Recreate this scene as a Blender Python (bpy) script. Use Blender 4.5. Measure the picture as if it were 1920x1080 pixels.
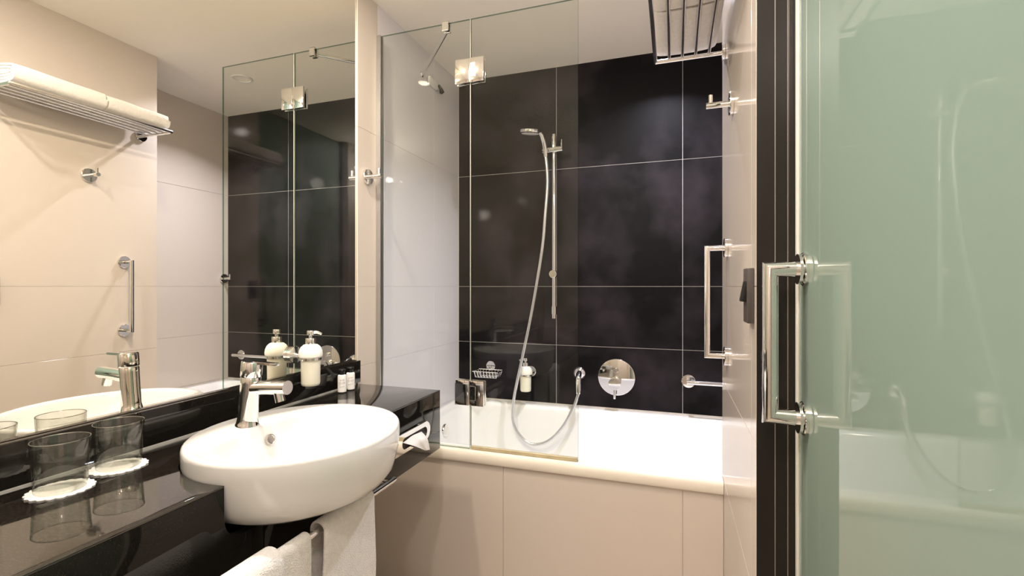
import bpy, bmesh, math, random
from mathutils import Vector, Matrix, noise
random.seed(7)
for o in list(bpy.data.objects):
    bpy.data.objects.remove(o)
S = bpy.context.scene
COL = S.collection
PI = math.pi
H = 1.185                       # eye height; all z below are relative to eye level

# ------------------------------------------------------------------ camera
cd = bpy.data.cameras.new('camera')
cam = bpy.data.objects.new('camera', cd)
COL.objects.link(cam)
cd.sensor_width = 36.0
cd.lens = 895.7 / 1920 * 36.0
cd.shift_y = -0.0015
cd.clip_start = 0.02
cam.location = (0, 0, H)
cam.rotation_euler = (PI / 2, 0, 0.3254)
S.camera = cam

# ------------------------------------------------------------------ world, lights, exposure
W = bpy.data.worlds.new('world')
S.world = W
W.use_nodes = True
W.node_tree.nodes['Background'].inputs[0].default_value = (1.0, 0.9, 0.78, 1)
W.node_tree.nodes['Background'].inputs[1].default_value = 0.15
S.view_settings.view_transform = 'Standard'
S.view_settings.look = 'None'
S.view_settings.gamma = 1.0
S.view_settings.use_curve_mapping = False
S.view_settings.exposure = 1.14
CEIL = 1.1245
LAMPS = [  # x, y, watts, colour, spread degrees
    (-0.955, 0.95, 9.6, (1.0, 0.86, 0.68), 180),
    (-0.40, 0.64, 4.6, (1.0, 0.93, 0.92), 180),
    (-0.04, 1.98, 6.0, (0.98, 0.98, 1.13), 128),
]
for i, (x, y, p, c, sp) in enumerate(LAMPS):
    ld = bpy.data.lights.new('downlight_bulb', 'AREA')
    ld.shape = 'DISK'
    ld.size = 0.055
    ld.spread = math.radians(sp)
    ld.energy = p
    ld.color = c
    lo = bpy.data.objects.new('downlight_bulb', ld)
    lo.location = (x, y, H + CEIL - 0.012)
    COL.objects.link(lo)
# added fill light above the camera to brighten ceiling and bath panel
ld = bpy.data.lights.new('fill_bulb', 'POINT')
ld.shadow_soft_size = 0.05
ld.energy = 11.0
ld.color = (1.0, 0.93, 0.86)
lo = bpy.data.objects.new('fill_bulb', ld)
lo.location = (-0.10, 0.05, H + CEIL - 0.27)
COL.objects.link(lo)

# ------------------------------------------------------------------ materials
def mat(name):
    m = bpy.data.materials.new(name)
    m.use_nodes = True
    nt = m.node_tree
    nt.nodes.clear()
    out = nt.nodes.new('ShaderNodeOutputMaterial')
    return m, nt, out

def principled(name, col, rough=0.5, metal=0.0, var=0.06, scale=8.0, bump=0.0, bscale=60.0,
               rvar=0.0, coat=0.0, sss=0.0, spec=0.5, col2=None, sheen=0.0, lo=0.35, hi=0.65, detail=4):
    m, nt, out = mat(name)
    N, L = nt.nodes, nt.links
    b = N.new('ShaderNodeBsdfPrincipled')
    L.new(b.outputs[0], out.inputs[0])
    tc = N.new('ShaderNodeTexCoord')
    nz = N.new('ShaderNodeTexNoise')
    nz.inputs['Scale'].default_value = scale
    nz.inputs['Detail'].default_value = detail
    L.new(tc.outputs['Object'], nz.inputs['Vector'])
    rp = N.new('ShaderNodeValToRGB')
    rp.color_ramp.elements[0].position = lo
    rp.color_ramp.elements[1].position = hi
    a = col2 if col2 else tuple(max(0, c * (1 - var)) for c in col)
    rp.color_ramp.elements[0].color = (*a, 1)
    rp.color_ramp.elements[1].color = (*col, 1)
    L.new(nz.outputs[0], rp.inputs[0])
    L.new(rp.outputs[0], b.inputs['Base Color'])
    b.inputs['Metallic'].default_value = metal
    b.inputs['Roughness'].default_value = rough
    b.inputs['Specular IOR Level'].default_value = spec
    if rvar:
        mr = N.new('ShaderNodeMapRange')
        mr.inputs['To Min'].default_value = rough - rvar
        mr.inputs['To Max'].default_value = rough + rvar
        L.new(nz.outputs[0], mr.inputs['Value'])
        L.new(mr.outputs[0], b.inputs['Roughness'])
    if coat:
        b.inputs['Coat Weight'].default_value = coat
        b.inputs['Coat Roughness'].default_value = 0.03
    if sss:
        b.inputs['Subsurface Weight'].default_value = sss
        b.inputs['Subsurface Radius'].default_value = (0.02, 0.015, 0.01)
        b.inputs['Subsurface Scale'].default_value = 0.5
    if sheen:
        b.inputs['Sheen Weight'].default_value = sheen
    if bump:
        n2 = N.new('ShaderNodeTexNoise')
        n2.inputs['Scale'].default_value = bscale
        n2.inputs['Detail'].default_value = 3
        L.new(tc.outputs['Object'], n2.inputs['Vector'])
        bp = N.new('ShaderNodeBump')
        bp.inputs['Strength'].default_value = bump
        bp.inputs['Distance'].default_value = 0.004
        L.new(n2.outputs[0], bp.inputs['Height'])
        L.new(bp.outputs[0], b.inputs['Normal'])
    return m

def schlick(N, L, f0):
    """view-angle reflectance, the same from either side of a pane"""
    lw = N.new('ShaderNodeLayerWeight')
    lw.inputs[0].default_value = 0.5
    pw = N.new('ShaderNodeMath'); pw.operation = 'POWER'
    pw.inputs[1].default_value = 5.0
    L.new(lw.outputs['Facing'], pw.inputs[0])
    ma = N.new('ShaderNodeMath'); ma.operation = 'MULTIPLY_ADD'
    ma.inputs[1].default_value = 1 - f0
    ma.inputs[2].default_value = f0
    L.new(pw.outputs[0], ma.inputs[0])
    return ma.outputs[0]

def pane_glass(name, tint, ior=1.5, rough=0.0, edge=None):
    """clear architectural glass: tinted transmission plus Fresnel reflection"""
    m, nt, out = mat(name)
    N, L = nt.nodes, nt.links
    tr = N.new('ShaderNodeBsdfTransparent')
    tc = N.new('ShaderNodeTexCoord')
    nz = N.new('ShaderNodeTexNoise')
    nz.inputs['Scale'].default_value = 3
    L.new(tc.outputs['Object'], nz.inputs['Vector'])
    mx = N.new('ShaderNodeMixRGB')
    mx.inputs[1].default_value = (*tint, 1)
    mx.inputs[2].default_value = (*[c * 0.985 for c in tint], 1)
    L.new(nz.outputs[0], mx.inputs[0])
    if edge:                       # a longer way through the glass near its outline absorbs more
        lw = N.new('ShaderNodeLayerWeight')
        lw.inputs[0].default_value = 0.5
        pw = N.new('ShaderNodeMath'); pw.operation = 'POWER'
        pw.inputs[1].default_value = 4.0
        L.new(lw.outputs['Facing'], pw.inputs[0])
        m2 = N.new('ShaderNodeMixRGB')
        m2.inputs[2].default_value = (*edge, 1)
        L.new(pw.outputs[0], m2.inputs[0])
        L.new(mx.outputs[0], m2.inputs[1])
        L.new(m2.outputs[0], tr.inputs[0])
    else:
        L.new(mx.outputs[0], tr.inputs[0])
    gl = N.new('ShaderNodeBsdfGlossy')
    gl.inputs['Roughness'].default_value = rough
    ms = N.new('ShaderNodeMixShader')
    L.new(schlick(N, L, ((ior - 1) / (ior + 1)) ** 2), ms.inputs[0])
    L.new(tr.outputs[0], ms.inputs[1])
    L.new(gl.outputs[0], ms.inputs[2])
    L.new(ms.outputs[0], out.inputs[0])
    return m

def glazed(name, col, rough, var=0.05, scale=2.2, f0=0.04):
    """glazed tile: matt body under a smooth glaze"""
    m, nt, out = mat(name)
    N, L = nt.nodes, nt.links
    tc = N.new('ShaderNodeTexCoord')
    nz = N.new('ShaderNodeTexNoise')
    nz.inputs['Scale'].default_value = scale
    nz.inputs['Detail'].default_value = 4
    L.new(tc.outputs['Object'], nz.inputs['Vector'])
    mx = N.new('ShaderNodeMixRGB')
    mx.inputs[1].default_value = (*col, 1)
    mx.inputs[2].default_value = (*[c * (1 - var) for c in col], 1)
    L.new(nz.outputs[0], mx.inputs[0])
    d = N.new('ShaderNodeBsdfDiffuse')
    L.new(mx.outputs[0], d.inputs[0])
    g = N.new('ShaderNodeBsdfGlossy')
    g.inputs['Roughness'].default_value = rough
    ms = N.new('ShaderNodeMixShader')
    L.new(schlick(N, L, f0), ms.inputs[0])
    L.new(d.outputs[0], ms.inputs[1])
    L.new(g.outputs[0], ms.inputs[2])
    L.new(ms.outputs[0], out.inputs[0])
    return m

def frosted_glass():
    m, nt, out = mat('frosted_green_glass')
    N, L = nt.nodes, nt.links
    tc = N.new('ShaderNodeTexCoord')
    nz = N.new('ShaderNodeTexNoise')
    nz.inputs['Scale'].default_value = 1.6
    L.new(tc.outputs['Object'], nz.inputs['Vector'])
    mx = N.new('ShaderNodeMixRGB')
    mx.inputs[1].default_value = (0.335, 0.43, 0.365, 1)
    mx.inputs[2].default_value = (0.305, 0.41, 0.36, 1)
    L.new(nz.outputs[0], mx.inputs[0])
    d = N.new('ShaderNodeBsdfDiffuse')
    t = N.new('ShaderNodeBsdfTranslucent')
    L.new(mx.outputs[0], d.inputs[0])
    L.new(mx.outputs[0], t.inputs[0])
    m1 = N.new('ShaderNodeMixShader')
    m1.inputs[0].default_value = 0.3
    L.new(d.outputs[0], m1.inputs[1])
    L.new(t.outputs[0], m1.inputs[2])
    g = N.new('ShaderNodeBsdfGlossy')
    g.inputs['Roughness'].default_value = 0.02
    m2 = N.new('ShaderNodeMixShader')
    L.new(schlick(N, L, 0.04), m2.inputs[0])
    L.new(m1.outputs[0], m2.inputs[1])
    L.new(g.outputs[0], m2.inputs[2])
    L.new(m2.outputs[0], out.inputs[0])
    return m

def granite(name, ior, k=1.0):
    m, nt, out = mat(name)
    N, L = nt.nodes, nt.links
    b = N.new('ShaderNodeBsdfPrincipled')
    L.new(b.outputs[0], out.inputs[0])
    tc = N.new('ShaderNodeTexCoord')
    v = N.new('ShaderNodeTexVoronoi')
    v.inputs['Scale'].default_value = 420
    L.new(tc.outputs['Object'], v.inputs['Vector'])
    n = N.new('ShaderNodeTexNoise')
    n.inputs['Scale'].default_value = 260
    n.inputs['Detail'].default_value = 6
    L.new(tc.outputs['Object'], n.inputs['Vector'])
    rp = N.new('ShaderNodeValToRGB')
    rp.color_ramp.elements[0].position = 0.72
    rp.color_ramp.elements[0].color = (0.007, 0.006, 0.005, 1)
    rp.color_ramp.elements[1].position = 0.86
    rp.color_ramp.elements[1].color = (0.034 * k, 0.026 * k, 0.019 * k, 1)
    mul = N.new('ShaderNodeMath')
    mul.operation = 'MULTIPLY_ADD'
    mul.inputs[1].default_value = 0.35
    L.new(v.outputs['Distance'], mul.inputs[0])
    L.new(n.outputs[0], mul.inputs[2])
    L.new(mul.outputs[0], rp.inputs[0])
    L.new(rp.outputs[0], b.inputs['Base Color'])
    b.inputs['Roughness'].default_value = 0.035
    b.inputs['IOR'].default_value = ior
    return m

M = {}
M['ceiling'] = principled('ceiling_paint', (0.92, 0.86, 0.765), 0.9, var=0.03, scale=2)
M['beige'] = glazed('beige_tile', (0.62, 0.55, 0.49), 0.12)
M['beige_matt'] = glazed('beige_satin_tile', (0.62, 0.55, 0.485), 0.4, f0=0.03)
M['pale'] = glazed('beige_tile_lit', (0.75, 0.715, 0.73), 0.06, 0.03)  # same tile as beige, tinted paler for the cool light in the shower
M['grout_beige'] = principled('beige_grout', (0.58, 0.50, 0.43), 0.9, var=0.1, scale=30)
M['slate'] = principled('dark_slate_tile', (0.031, 0.024, 0.0285), 0.45, spec=0.12, scale=3.4, rvar=0.08, bump=0.03, bscale=9,
                        col2=(0.0028, 0.0022, 0.0026), lo=0.45, hi=0.74, detail=8)
M['grout_pale'] = principled('pale_grout', (0.66, 0.62, 0.58), 0.9, var=0.1, scale=30)
M['floor'] = principled('floor_tile', (0.56, 0.47, 0.38), 0.3, var=0.1, scale=3)
M['granite'] = granite('black_granite', 2.0)
M['granite_splash_dim'] = granite('black_granite_upstand_dim', 1.5, 0.5)  # same granite, reflection and speckle turned down to keep the upstand dark
M['granite_front_dim'] = granite('black_granite_front_dim', 1.36, 0.35)  # same granite with weaker reflection, so the front reads black
M['mirror'] = principled('mirror_silver', (0.88, 0.865, 0.80), 0.0, metal=1.0, var=0.005, scale=2)
M['mirror_edge'] = principled('mirror_edge', (0.55, 0.58, 0.55), 0.15, metal=0.6, var=0.05)
M['chrome'] = principled('chrome', (0.86, 0.85, 0.84), 0.045, metal=1.0, var=0.02, scale=20)
M['chrome_rod'] = principled('satin_chrome', (0.80, 0.78, 0.76), 0.2, metal=1.0, var=0.02, scale=20)
M['steel'] = principled('brushed_steel', (0.62, 0.59, 0.55), 0.22, metal=1.0, var=0.06, scale=40)
M['alu'] = principled('grey_aluminium', (0.50, 0.49, 0.48), 0.3, metal=0.8, var=0.05, scale=30)
M['ceramic'] = principled('white_ceramic', (0.73, 0.72, 0.705), 0.08, var=0.01, scale=5, coat=0.6)
M['enamel'] = principled('white_enamel', (0.86, 0.845, 0.83), 0.10, var=0.01, scale=5, coat=0.4)
M['ledge'] = principled('cream_rim', (0.80, 0.74, 0.65), 0.16, var=0.03, scale=5)
M['towel'] = principled('white_terry', (0.86, 0.82, 0.78), 0.95, var=0.07, scale=90, bump=0.9, bscale=420, sheen=0.3)
M['paper'] = principled('white_tissue', (0.88, 0.86, 0.85), 0.9, var=0.04, scale=60, bump=0.2, bscale=200)
M['doily'] = principled('white_doily', (0.90, 0.88, 0.85), 0.9, var=0.08, scale=200, bump=0.5, bscale=300)
M['soap'] = principled('milky_bottle', (0.90, 0.86, 0.71), 0.28, var=0.03, scale=12, sss=0.4)
M['soap_top'] = principled('frosted_bottle_dome', (0.92, 0.89, 0.80), 0.3, var=0.02, scale=12, sss=0.4)
M['plastic_black'] = principled('black_plastic', (0.012, 0.011, 0.011), 0.3, var=0.1, scale=20)
M['plastic_dark'] = principled('dark_bronze_plastic', (0.075, 0.062, 0.056), 0.35, var=0.08, scale=20)
M['plastic_white'] = principled('white_plastic', (0.86, 0.83, 0.80), 0.35, var=0.03, scale=20)
M['ink'] = principled('grey_print', (0.16, 0.17, 0.17), 0.8, var=0.1, scale=50)
M['frame'] = principled('dark_bronze_frame', (0.019, 0.015, 0.0125), 0.3, spec=0.3, var=0.10, scale=12, metal=0.0)
M['bead'] = principled('frame_bead', (0.34, 0.29, 0.25), 0.35, metal=0.4, var=0.05, scale=20)
M['seal'] = principled('pale_door_seal', (0.70, 0.68, 0.62), 0.45, var=0.04, scale=20)
M['seal_yellow'] = principled('aged_clear_seal', (0.52, 0.44, 0.28), 0.35, var=0.2, scale=25)
M['hole'] = principled('dark_recess', (0.02, 0.018, 0.016), 0.6, var=0.2, scale=20)
M['lens'] = principled('lamp_ring', (0.80, 0.78, 0.75), 0.3, var=0.02, scale=20)
M['hose'] = principled('silver_hose', (0.74, 0.73, 0.72), 0.2, metal=0.85, var=0.1, scale=300)
M['glass'] = pane_glass('clear_screen_glass', (0.955, 0.968, 0.945), ior=1.36)
M['glass_edge'] = pane_glass('green_glass_edge', (0.30, 0.42, 0.34))
M['tumbler'] = pane_glass('tumbler_glass', (0.975, 0.98, 0.965), ior=1.85, edge=(0.62, 0.62, 0.55))
M['rim_glass'] = pane_glass('tumbler_rim_glass', (0.80, 0.80, 0.74), ior=4.0)
M['tumbler_base'] = principled('tumbler_base_glass', (0.97, 0.975, 0.96), 0.0, var=0.005)
_b = [n for n in M['tumbler_base'].node_tree.nodes if n.type == 'BSDF_PRINCIPLED'][0]
_b.inputs['Transmission Weight'].default_value = 1.0
_b.inputs['IOR'].default_value = 1.48
M['frosted'] = frosted_glass()
M['corridor'] = principled('corridor_paint', (0.62, 0.56, 0.48), 0.9, var=0.04, scale=2)

# ------------------------------------------------------------------ mesh helpers (relative z; build() adds H)
def box(bm, x0, x1, y0, y1, z0, z1, bev=0.0, seg=2):
    vs = [bm.verts.new(p) for p in ((x0, y0, z0), (x1, y0, z0), (x1, y1, z0), (x0, y1, z0),
                                    (x0, y0, z1), (x1, y0, z1), (x1, y1, z1), (x0, y1, z1))]
    fs = [bm.faces.new([vs[i] for i in f]) for f in ((0, 3, 2, 1), (4, 5, 6, 7), (0, 1, 5, 4),
                                                     (1, 2, 6, 5), (2, 3, 7, 6), (3, 0, 4, 7))]
    if bev:
        es = list({e for f in fs for e in f.edges})
        bmesh.ops.bevel(bm, geom=es, offset=bev, segments=seg, affect='EDGES', profile=0.5)
    return fs

def tube(bm, pts, r, n=12, closed=False, cap=True):
    """sweep a circle along a polyline; mitred at every corner, no twist"""
    P = [Vector(p) for p in pts]
    m = len(P)
    segs = [(P[(i + 1) % m] - P[i]).normalized() for i in range(m if closed else m - 1)]
    u = segs[0].orthogonal().normalized()
    rings = []
    for i in range(m):
        if closed:
            d1, d2 = segs[i - 1], segs[i]
        else:
            d1 = segs[max(0, i - 1)]
            d2 = segs[min(i, m - 2)]
        if closed and i == 0:
            u = (u - d1 * u.dot(d1)).normalized()
        T = (d1 + d2).normalized()
        v = d1.cross(u)
        rr = r[i] if isinstance(r, (list, tuple)) else r
        ring = []
        for j in range(n):
            a = 2 * PI * j / n
            o = (u * math.cos(a) + v * math.sin(a)) * rr
            o = o - d1 * (o.dot(T) / max(0.25, d1.dot(T)))
            ring.append(bm.verts.new(P[i] + o))
        rings.append(ring)
        u = d1.rotation_difference(d2) @ u
        u = (u - d2 * u.dot(d2)).normalized()
    for i in range(m if closed else m - 1):
        A, B = rings[i], rings[(i + 1) % m]
        for j in range(n):
            bm.faces.new((A[j], A[(j + 1) % n], B[(j + 1) % n], B[j]))
    if cap and not closed:
        bm.faces.new(rings[0][::-1])
        bm.faces.new(rings[-1])

def lathe(bm, prof, c=(0, 0, 0), axis=(0, 0, 1), n=28, sx=1.0, sy=1.0):
    """prof: (radius, height along axis)"""
    ax = Vector(axis).normalized()
    u = ax.orthogonal().normalized() if abs(ax.z) < 0.999 else Vector((1, 0, 0))
    v = ax.cross(u)
    c = Vector(c)
    rings = []
    for r, h in prof:
        if r < 1e-7:
            rings.append([bm.verts.new(c + ax * h)])
        else:
            rings.append([bm.verts.new(c + ax * h + (u * math.cos(2 * PI * j / n) * sx + v * math.sin(2 * PI * j / n) * sy) * r)
                          for j in range(n)])
    for A, B in zip(rings, rings[1:]):
        if len(A) == 1 and len(B) == 1:
            continue
        for j in range(n):
            k = (j + 1) % n
            if len(A) == 1:
                bm.faces.new((A[0], B[k], B[j]))
            elif len(B) == 1:
                bm.faces.new((A[j], A[k], B[0]))
            else:
                bm.faces.new((A[j], A[k], B[k], B[j]))
    if len(rings[0]) > 1:
        bm.faces.new(rings[0][::-1])
    if len(rings[-1]) > 1:
        bm.faces.new(rings[-1])

def prism(bm, poly, f0, f1, bev=0.0):
    """poly: 2-D points; f0/f1 map a 2-D point to 3-D on either face"""
    A = [bm.verts.new(f0(p)) for p in poly]
    B = [bm.verts.new(f1(p)) for p in poly]
    n = len(poly)
    fs = [bm.faces.new(A[::-1]), bm.faces.new(B)]
    for i in range(n):
        fs.append(bm.faces.new((A[i], A[(i + 1) % n], B[(i + 1) % n], B[i])))
    if bev:
        es = list(set(fs[0].edges) | set(fs[1].edges))
        bmesh.ops.bevel(bm, geom=es, offset=bev, segments=2, affect='EDGES', profile=0.5)

def loft(bm, rings, cap0=False, cap1=False, closed=True):
    R = [[bm.verts.new(p) for p in r] for r in rings]
    n = len(R[0])
    for A, B in zip(R, R[1:]):
        for j in range(n if closed else n - 1):
            k = (j + 1) % n
            bm.faces.new((A[j], A[k], B[k], B[j]))
    if cap0:
        bm.faces.new(R[0][::-1])
    if cap1:
        bm.faces.new(R[-1])
    return R

def root_of(p):
    while p.parent:
        p = p.parent
    return p

def build(name, bm, material, parent=None, smooth=35, label=None):
    bmesh.ops.remove_doubles(bm, verts=bm.verts, dist=1e-6)
    bmesh.ops.recalc_face_normals(bm, faces=bm.faces)
    off = Vector((0, 0, H))
    if parent is None:
        xs = [v.co for v in bm.verts]
        base = Vector(((min(v.x for v in xs) + max(v.x for v in xs)) / 2,
                       (min(v.y for v in xs) + max(v.y for v in xs)) / 2,
                       min(v.z for v in xs) + H))
    else:
        base = Vector(root_of(parent).location)
    for v in bm.verts:
        v.co += off - base
    for e in bm.edges:
        e.smooth = not (len(e.link_faces) == 2 and e.calc_face_angle(0) > math.radians(smooth))
    for f in bm.faces:
        f.smooth = True
    me = bpy.data.meshes.new(name)
    bm.to_mesh(me)
    bm.free()
    if isinstance(material, (list, tuple)):
        for m in material:
            me.materials.append(m)
    else:
        me.materials.append(material)
    o = bpy.data.objects.new(name, me)
    COL.objects.link(o)
    if parent is None:
        o.location = base
    else:
        o.parent = parent
    if label:
        o['label'] = label
    return o

def tag(o, label, cat, group=None):
    o['label'] = label
    o['category'] = cat
    if group:
        o['group'] = group
    return o

def thing(name, label, cat, loc, group=None):
    o = bpy.data.objects.new(name, None)
    o.empty_display_size = 0.05
    o.location = (loc[0], loc[1], loc[2] + H)
    COL.objects.link(o)
    return tag(o, label, cat, group)

def structure(o):
    o['kind'] = 'structure'
    return o

def NB():
    return bmesh.new()

def copy_tree(o, loc, label):
    r = o.copy()
    COL.objects.link(r)
    r.location = loc
    r['label'] = label
    def rec(src, dst):
        for ch in list(src.children):
            if ch == dst:
                continue
            c = ch.copy()
            COL.objects.link(c)
            c.parent = dst
            rec(ch, c)
    rec(o, r)
    return r

# ------------------------------------------------------------------ dimensions
XL, XM, XR, XA = -1.118, -1.124, 0.149, 0.542       # tiled left wall, mirror, near right wall, alcove right wall
YB, YC, YJ, YG = 2.393, 1.663, 1.004, 1.637         # back wall, corner of right wall, door jamb, shower glass
ZF = -H
Y0 = -1.0
TT, GAP = 0.008, 0.0009

def wall_block(name, x0, x1, y0, y1, z0, z1, m):
    bm = NB()
    box(bm, x0, x1, y0, y1, z0, z1)
    return structure(build(name, bm, m))

def tiles(parent, axis, plane, sgn, A, Z, material, skip=(), gap=GAP):
    """tile faces lie on `plane`; bodies extend TT to the -sgn side"""
    for i in range(len(A) - 1):
        for k in range(len(Z) - 1):
            if (i, k) in skip:
                continue
            a0, a1, z0, z1 = A[i] + gap, A[i + 1] - gap, Z[k] + gap, Z[k + 1] - gap
            d = sorted((plane, plane - sgn * TT))
            bm = NB()
            if axis == 'x':
                box(bm, d[0], d[1], a0, a1, z0, z1, 0.0006, 1)
            else:
                box(bm, a0, a1, d[0], d[1], z0, z1, 0.0006, 1)
            build('tile', bm, material, parent)

ZJ = [ZF, -0.9, -0.6, -0.3, 0.0, 0.6, CEIL]
# floor and ceiling
bm = NB(); box(bm, -1.3, 1.4, -1.2, 2.55, ZF - 0.05, ZF); structure(build('floor', bm, M['floor']))
bm = NB(); box(bm, -1.3, 1.4, -1.2, 2.55, CEIL, CEIL + 0.05); structure(build('ceiling', bm, M['ceiling']))
# back wall with dark tiles
wb = wall_block('wall_back', -1.3, 0.7, YB + 0.0012, YB + 0.12, ZF, CEIL, M['grout_pale'])
tiles(wb, 'y', YB, -1, [XL, -0.5677 - 0.6102 + 0.0615, -0.5677, 0.0425, XA], [-0.6, -0.3, 0.0, 0.6, CEIL], M['slate'],
      skip=[(0, k) for k in range(4)])
for k, (z0, z1) in enumerate(zip([-0.6, -0.3, 0.0, 0.6], [-0.3, 0.0, 0.6, CEIL])):
    pass
# left wall
wl = wall_block('wall_left', -1.3, XM - 0.004, Y0, YB + 0.006, ZF, CEIL, M['grout_beige'])
tiles(wl, 'x', XL, 1, [1.5085, YG], ZJ, M['beige_matt'], gap=0.0003)
tiles(wl, 'x', XL, 1, [YG, 2.108, YB], ZJ, M['pale'], gap=0.00025)
tiles(wl, 'x', XL, 1, [-0.9, -0.3, 0.308, 0.908, 1.5085], [ZF, -0.9, -0.56], M['beige'], gap=0.0005)
# right wall near part, ends in a corner at YC
wr = wall_block('wall_right', XR + 0.007, 0.76, YJ + 0.06, YC, ZF, CEIL, M['grout_beige'])
tiles(wr, 'x', XR, -1, [1.0636, YC], [ZF, -0.9, -0.6, -0.3, 0.0, CEIL], M['beige'], gap=0.0004)
tiles(wr, 'x', XR, -1, [YJ + 0.001, 1.0636], ZJ, M['beige'], gap=0.0004)
# alcove right wall
wa = wall_block('wall_alcove', XA + 0.007, 0.76, YC, YB + 0.006, ZF, CEIL, M['grout_beige'])
tiles(wa, 'x', XA, -1, [YC + 0.002, YB], ZJ, M['beige'], gap=0.0005)
# right wall behind the camera side of the doorway, wall behind the camera, corridor
wall_block('wall_right_rear', XR, 0.20, Y0, 0.16, ZF, CEIL, M['beige'])
wall_block('wall_front', -1.3, 1.4, Y0 - 0.1, Y0, ZF, CEIL, M['beige'])
wall_block('wall_corridor', 1.25, 1.35, Y0, YC, ZF, CEIL, M['corridor'])
# bath front panel
wp = wall_block('wall_bath', XL, XR + 0.006, 1.631, 1.66, ZF, -0.652, M['grout_beige'])
tiles(wp, 'y', 1.622, -1, [XL, -0.581, 0.029, XR], [ZF, -0.648], M['beige'], gap=0.0004)

# ------------------------------------------------------------------ door and its frame
fr = thing('trim_1', 'dark bronze door frame', 'door frame', (0.19, 1.03, ZF))
del fr['label'], fr['category']
structure(fr)
bm = NB(); box(bm, XR + 0.0005, 0.215, YJ, YJ + 0.058, ZF, CEIL, 0.0008, 1)
build('jamb', bm, M['frame'], fr)
for xb in (0.1805, 0.2015):
    bm = NB(); box(bm, xb - 0.0007, xb + 0.0007, YJ - 0.0015, YJ + 0.001, ZF, CEIL)
    build('bead', bm, M['bead'], fr, label='thin lighter bead')
bm = NB(); box(bm, 0.2025, 0.2105, YJ - 0.004, YJ - 0.0005, ZF, CEIL, 0.0008, 1)
build('stop', bm, M['frame'], fr)

dr = thing('door_1', 'x', 'door', (0.222, 0.62, ZF))
del dr['label'], dr['category']
structure(dr)
XD = 0.2165
bm = NB(); box(bm, XD, XD + 0.010, 0.17, YJ - 0.0195, ZF + 0.01, CEIL - 0.005, 0.001, 1)
build('glass_panel', bm, M['frosted'], dr)
bm = NB(); box(bm, XD - 0.0030, XD + 0.012, YJ - 0.019, YJ - 0.0005, ZF + 0.01, CEIL - 0.005, 0.001, 1)
build('seal_strip', bm, M['seal'], dr, label='pale vertical edge seal')
YH, ZT, ZBt = 0.945, 0.030, -0.228
bm = NB()
tube(bm, [(XD - 0.006, YH, ZT), (0.162, YH, ZT), (0.162, YH, ZBt), (XD - 0.006, YH, ZBt)], 0.0132, 28)
hd = build('pull_handle', bm, M['chrome'], dr, label='chrome square cornered pull handle')
for z in (ZT, ZBt):
    bm = NB()
    lathe(bm, [(0.0, 0.006), (0.0275, 0.006), (0.029, 0.0045), (0.029, 0.0)], (XD, YH, z), (-1, 0, 0), 32)
    build('rosette', bm, M['chrome'], hd)
    bm = NB()
    lathe(bm, [(0.0265, 0.0125), (0.0265, 0.008), (0.0, 0.008)], (XD, YH, z), (-1, 0, 0), 32)
    build('collar', bm, M['chrome'], hd)

# ------------------------------------------------------------------ mirror
mr = thing('wall_mirror', 'large frameless mirror filling the wall above the black vanity counter', 'mirror', (XM, 0.45, -0.2746))
bm = NB(); box(bm, XM - 0.0035, XM, -0.75, 1.5075, -0.2746, CEIL - 0.002)
build('silvered_glass', bm, M['mirror'], mr)
bm = NB(); box(bm, XM - 0.0035, XM + 0.001, 1.5076, 1.5084, -0.2746, CEIL - 0.002)
build('edge_trim', bm, M['mirror_edge'], mr)

# ------------------------------------------------------------------ basin ellipse
BX, BY, RX, RY, BZ = -0.800, 0.872, 0.215, 0.230, -0.3205
XF = -0.760            # counter front
CT, CB = -0.356, -0.556
YE = 1.478             # far end of the counter

# ------------------------------------------------------------------ vanity counter
vc = thing('vanity_counter', 'polished black granite vanity counter running along the mirror wall', 'counter', (-0.94, 0.5, CB))
k = (XF - BX) / (RX + 0.0015)
th0 = math.acos(max(-1, min(1, k)))
arc = []
for i in range(49):
    a = th0 + (2 * PI - 2 * th0) * i / 48
    arc.append((BX + (RX + 0.0015) * math.cos(a), BY + (RY + 0.0015) * math.sin(a)))
arc[0] = (XF, arc[0][1]); arc[-1] = (XF, arc[-1][1])
# order: start far-front corner, go back along the wall, near-front corner, then along the notch
poly = [(XF, YE), (XM + 0.001, YE), (XM + 0.001, -0.75), (XF, -0.75)] + arc[::-1]
bm = NB()
prism(bm, poly, lambda p: (p[0], p[1], CT - 0.004), lambda p: (p[0], p[1], CT), 0.0008)
build('countertop', bm, M['granite'], vc)
ya, yb = arc[-1][1], arc[0][1]
ya, yb = min(ya, yb), max(ya, yb)
zc = BZ - 0.140
def corner(cy, cz, r, a0, a1, n=6):
    return [(cy + r * math.cos(a0 + (a1 - a0) * i / n), cz + r * math.sin(a0 + (a1 - a0) * i / n)) for i in range(n + 1)]
rr = 0.04
ap = [(-0.75, CB), (-0.75, CT - 0.0042), (ya, CT - 0.0042)]
ap += corner(ya + rr, zc + rr, rr, PI, 1.5 * PI)
YS = 0.732
apA = ap + [(YS - 0.0008, zc), (YS - 0.0008, CB)]
apB = [(YS + 0.0008, CB), (YS + 0.0008, zc)] + corner(yb - rr, zc + rr, rr, 1.5 * PI, 2 * PI) + [(yb, CT - 0.0042), (YE, CT - 0.0042), (YE, CB)]
for pl in (apA, apB):
    bm = NB()
    prism(bm, pl, lambda p: (XF - 0.02, p[0], p[1]), lambda p: (XF, p[0], p[1]), 0.0006)
    build('apron', bm, M['granite_front_dim'], vc)
bm = NB(); box(bm, XM + 0.001, XF - 0.0205, YE - 0.02, YE, CB, CT - 0.0042, 0.0006, 1)
build('end_panel', bm, M['granite'], vc)
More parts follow.
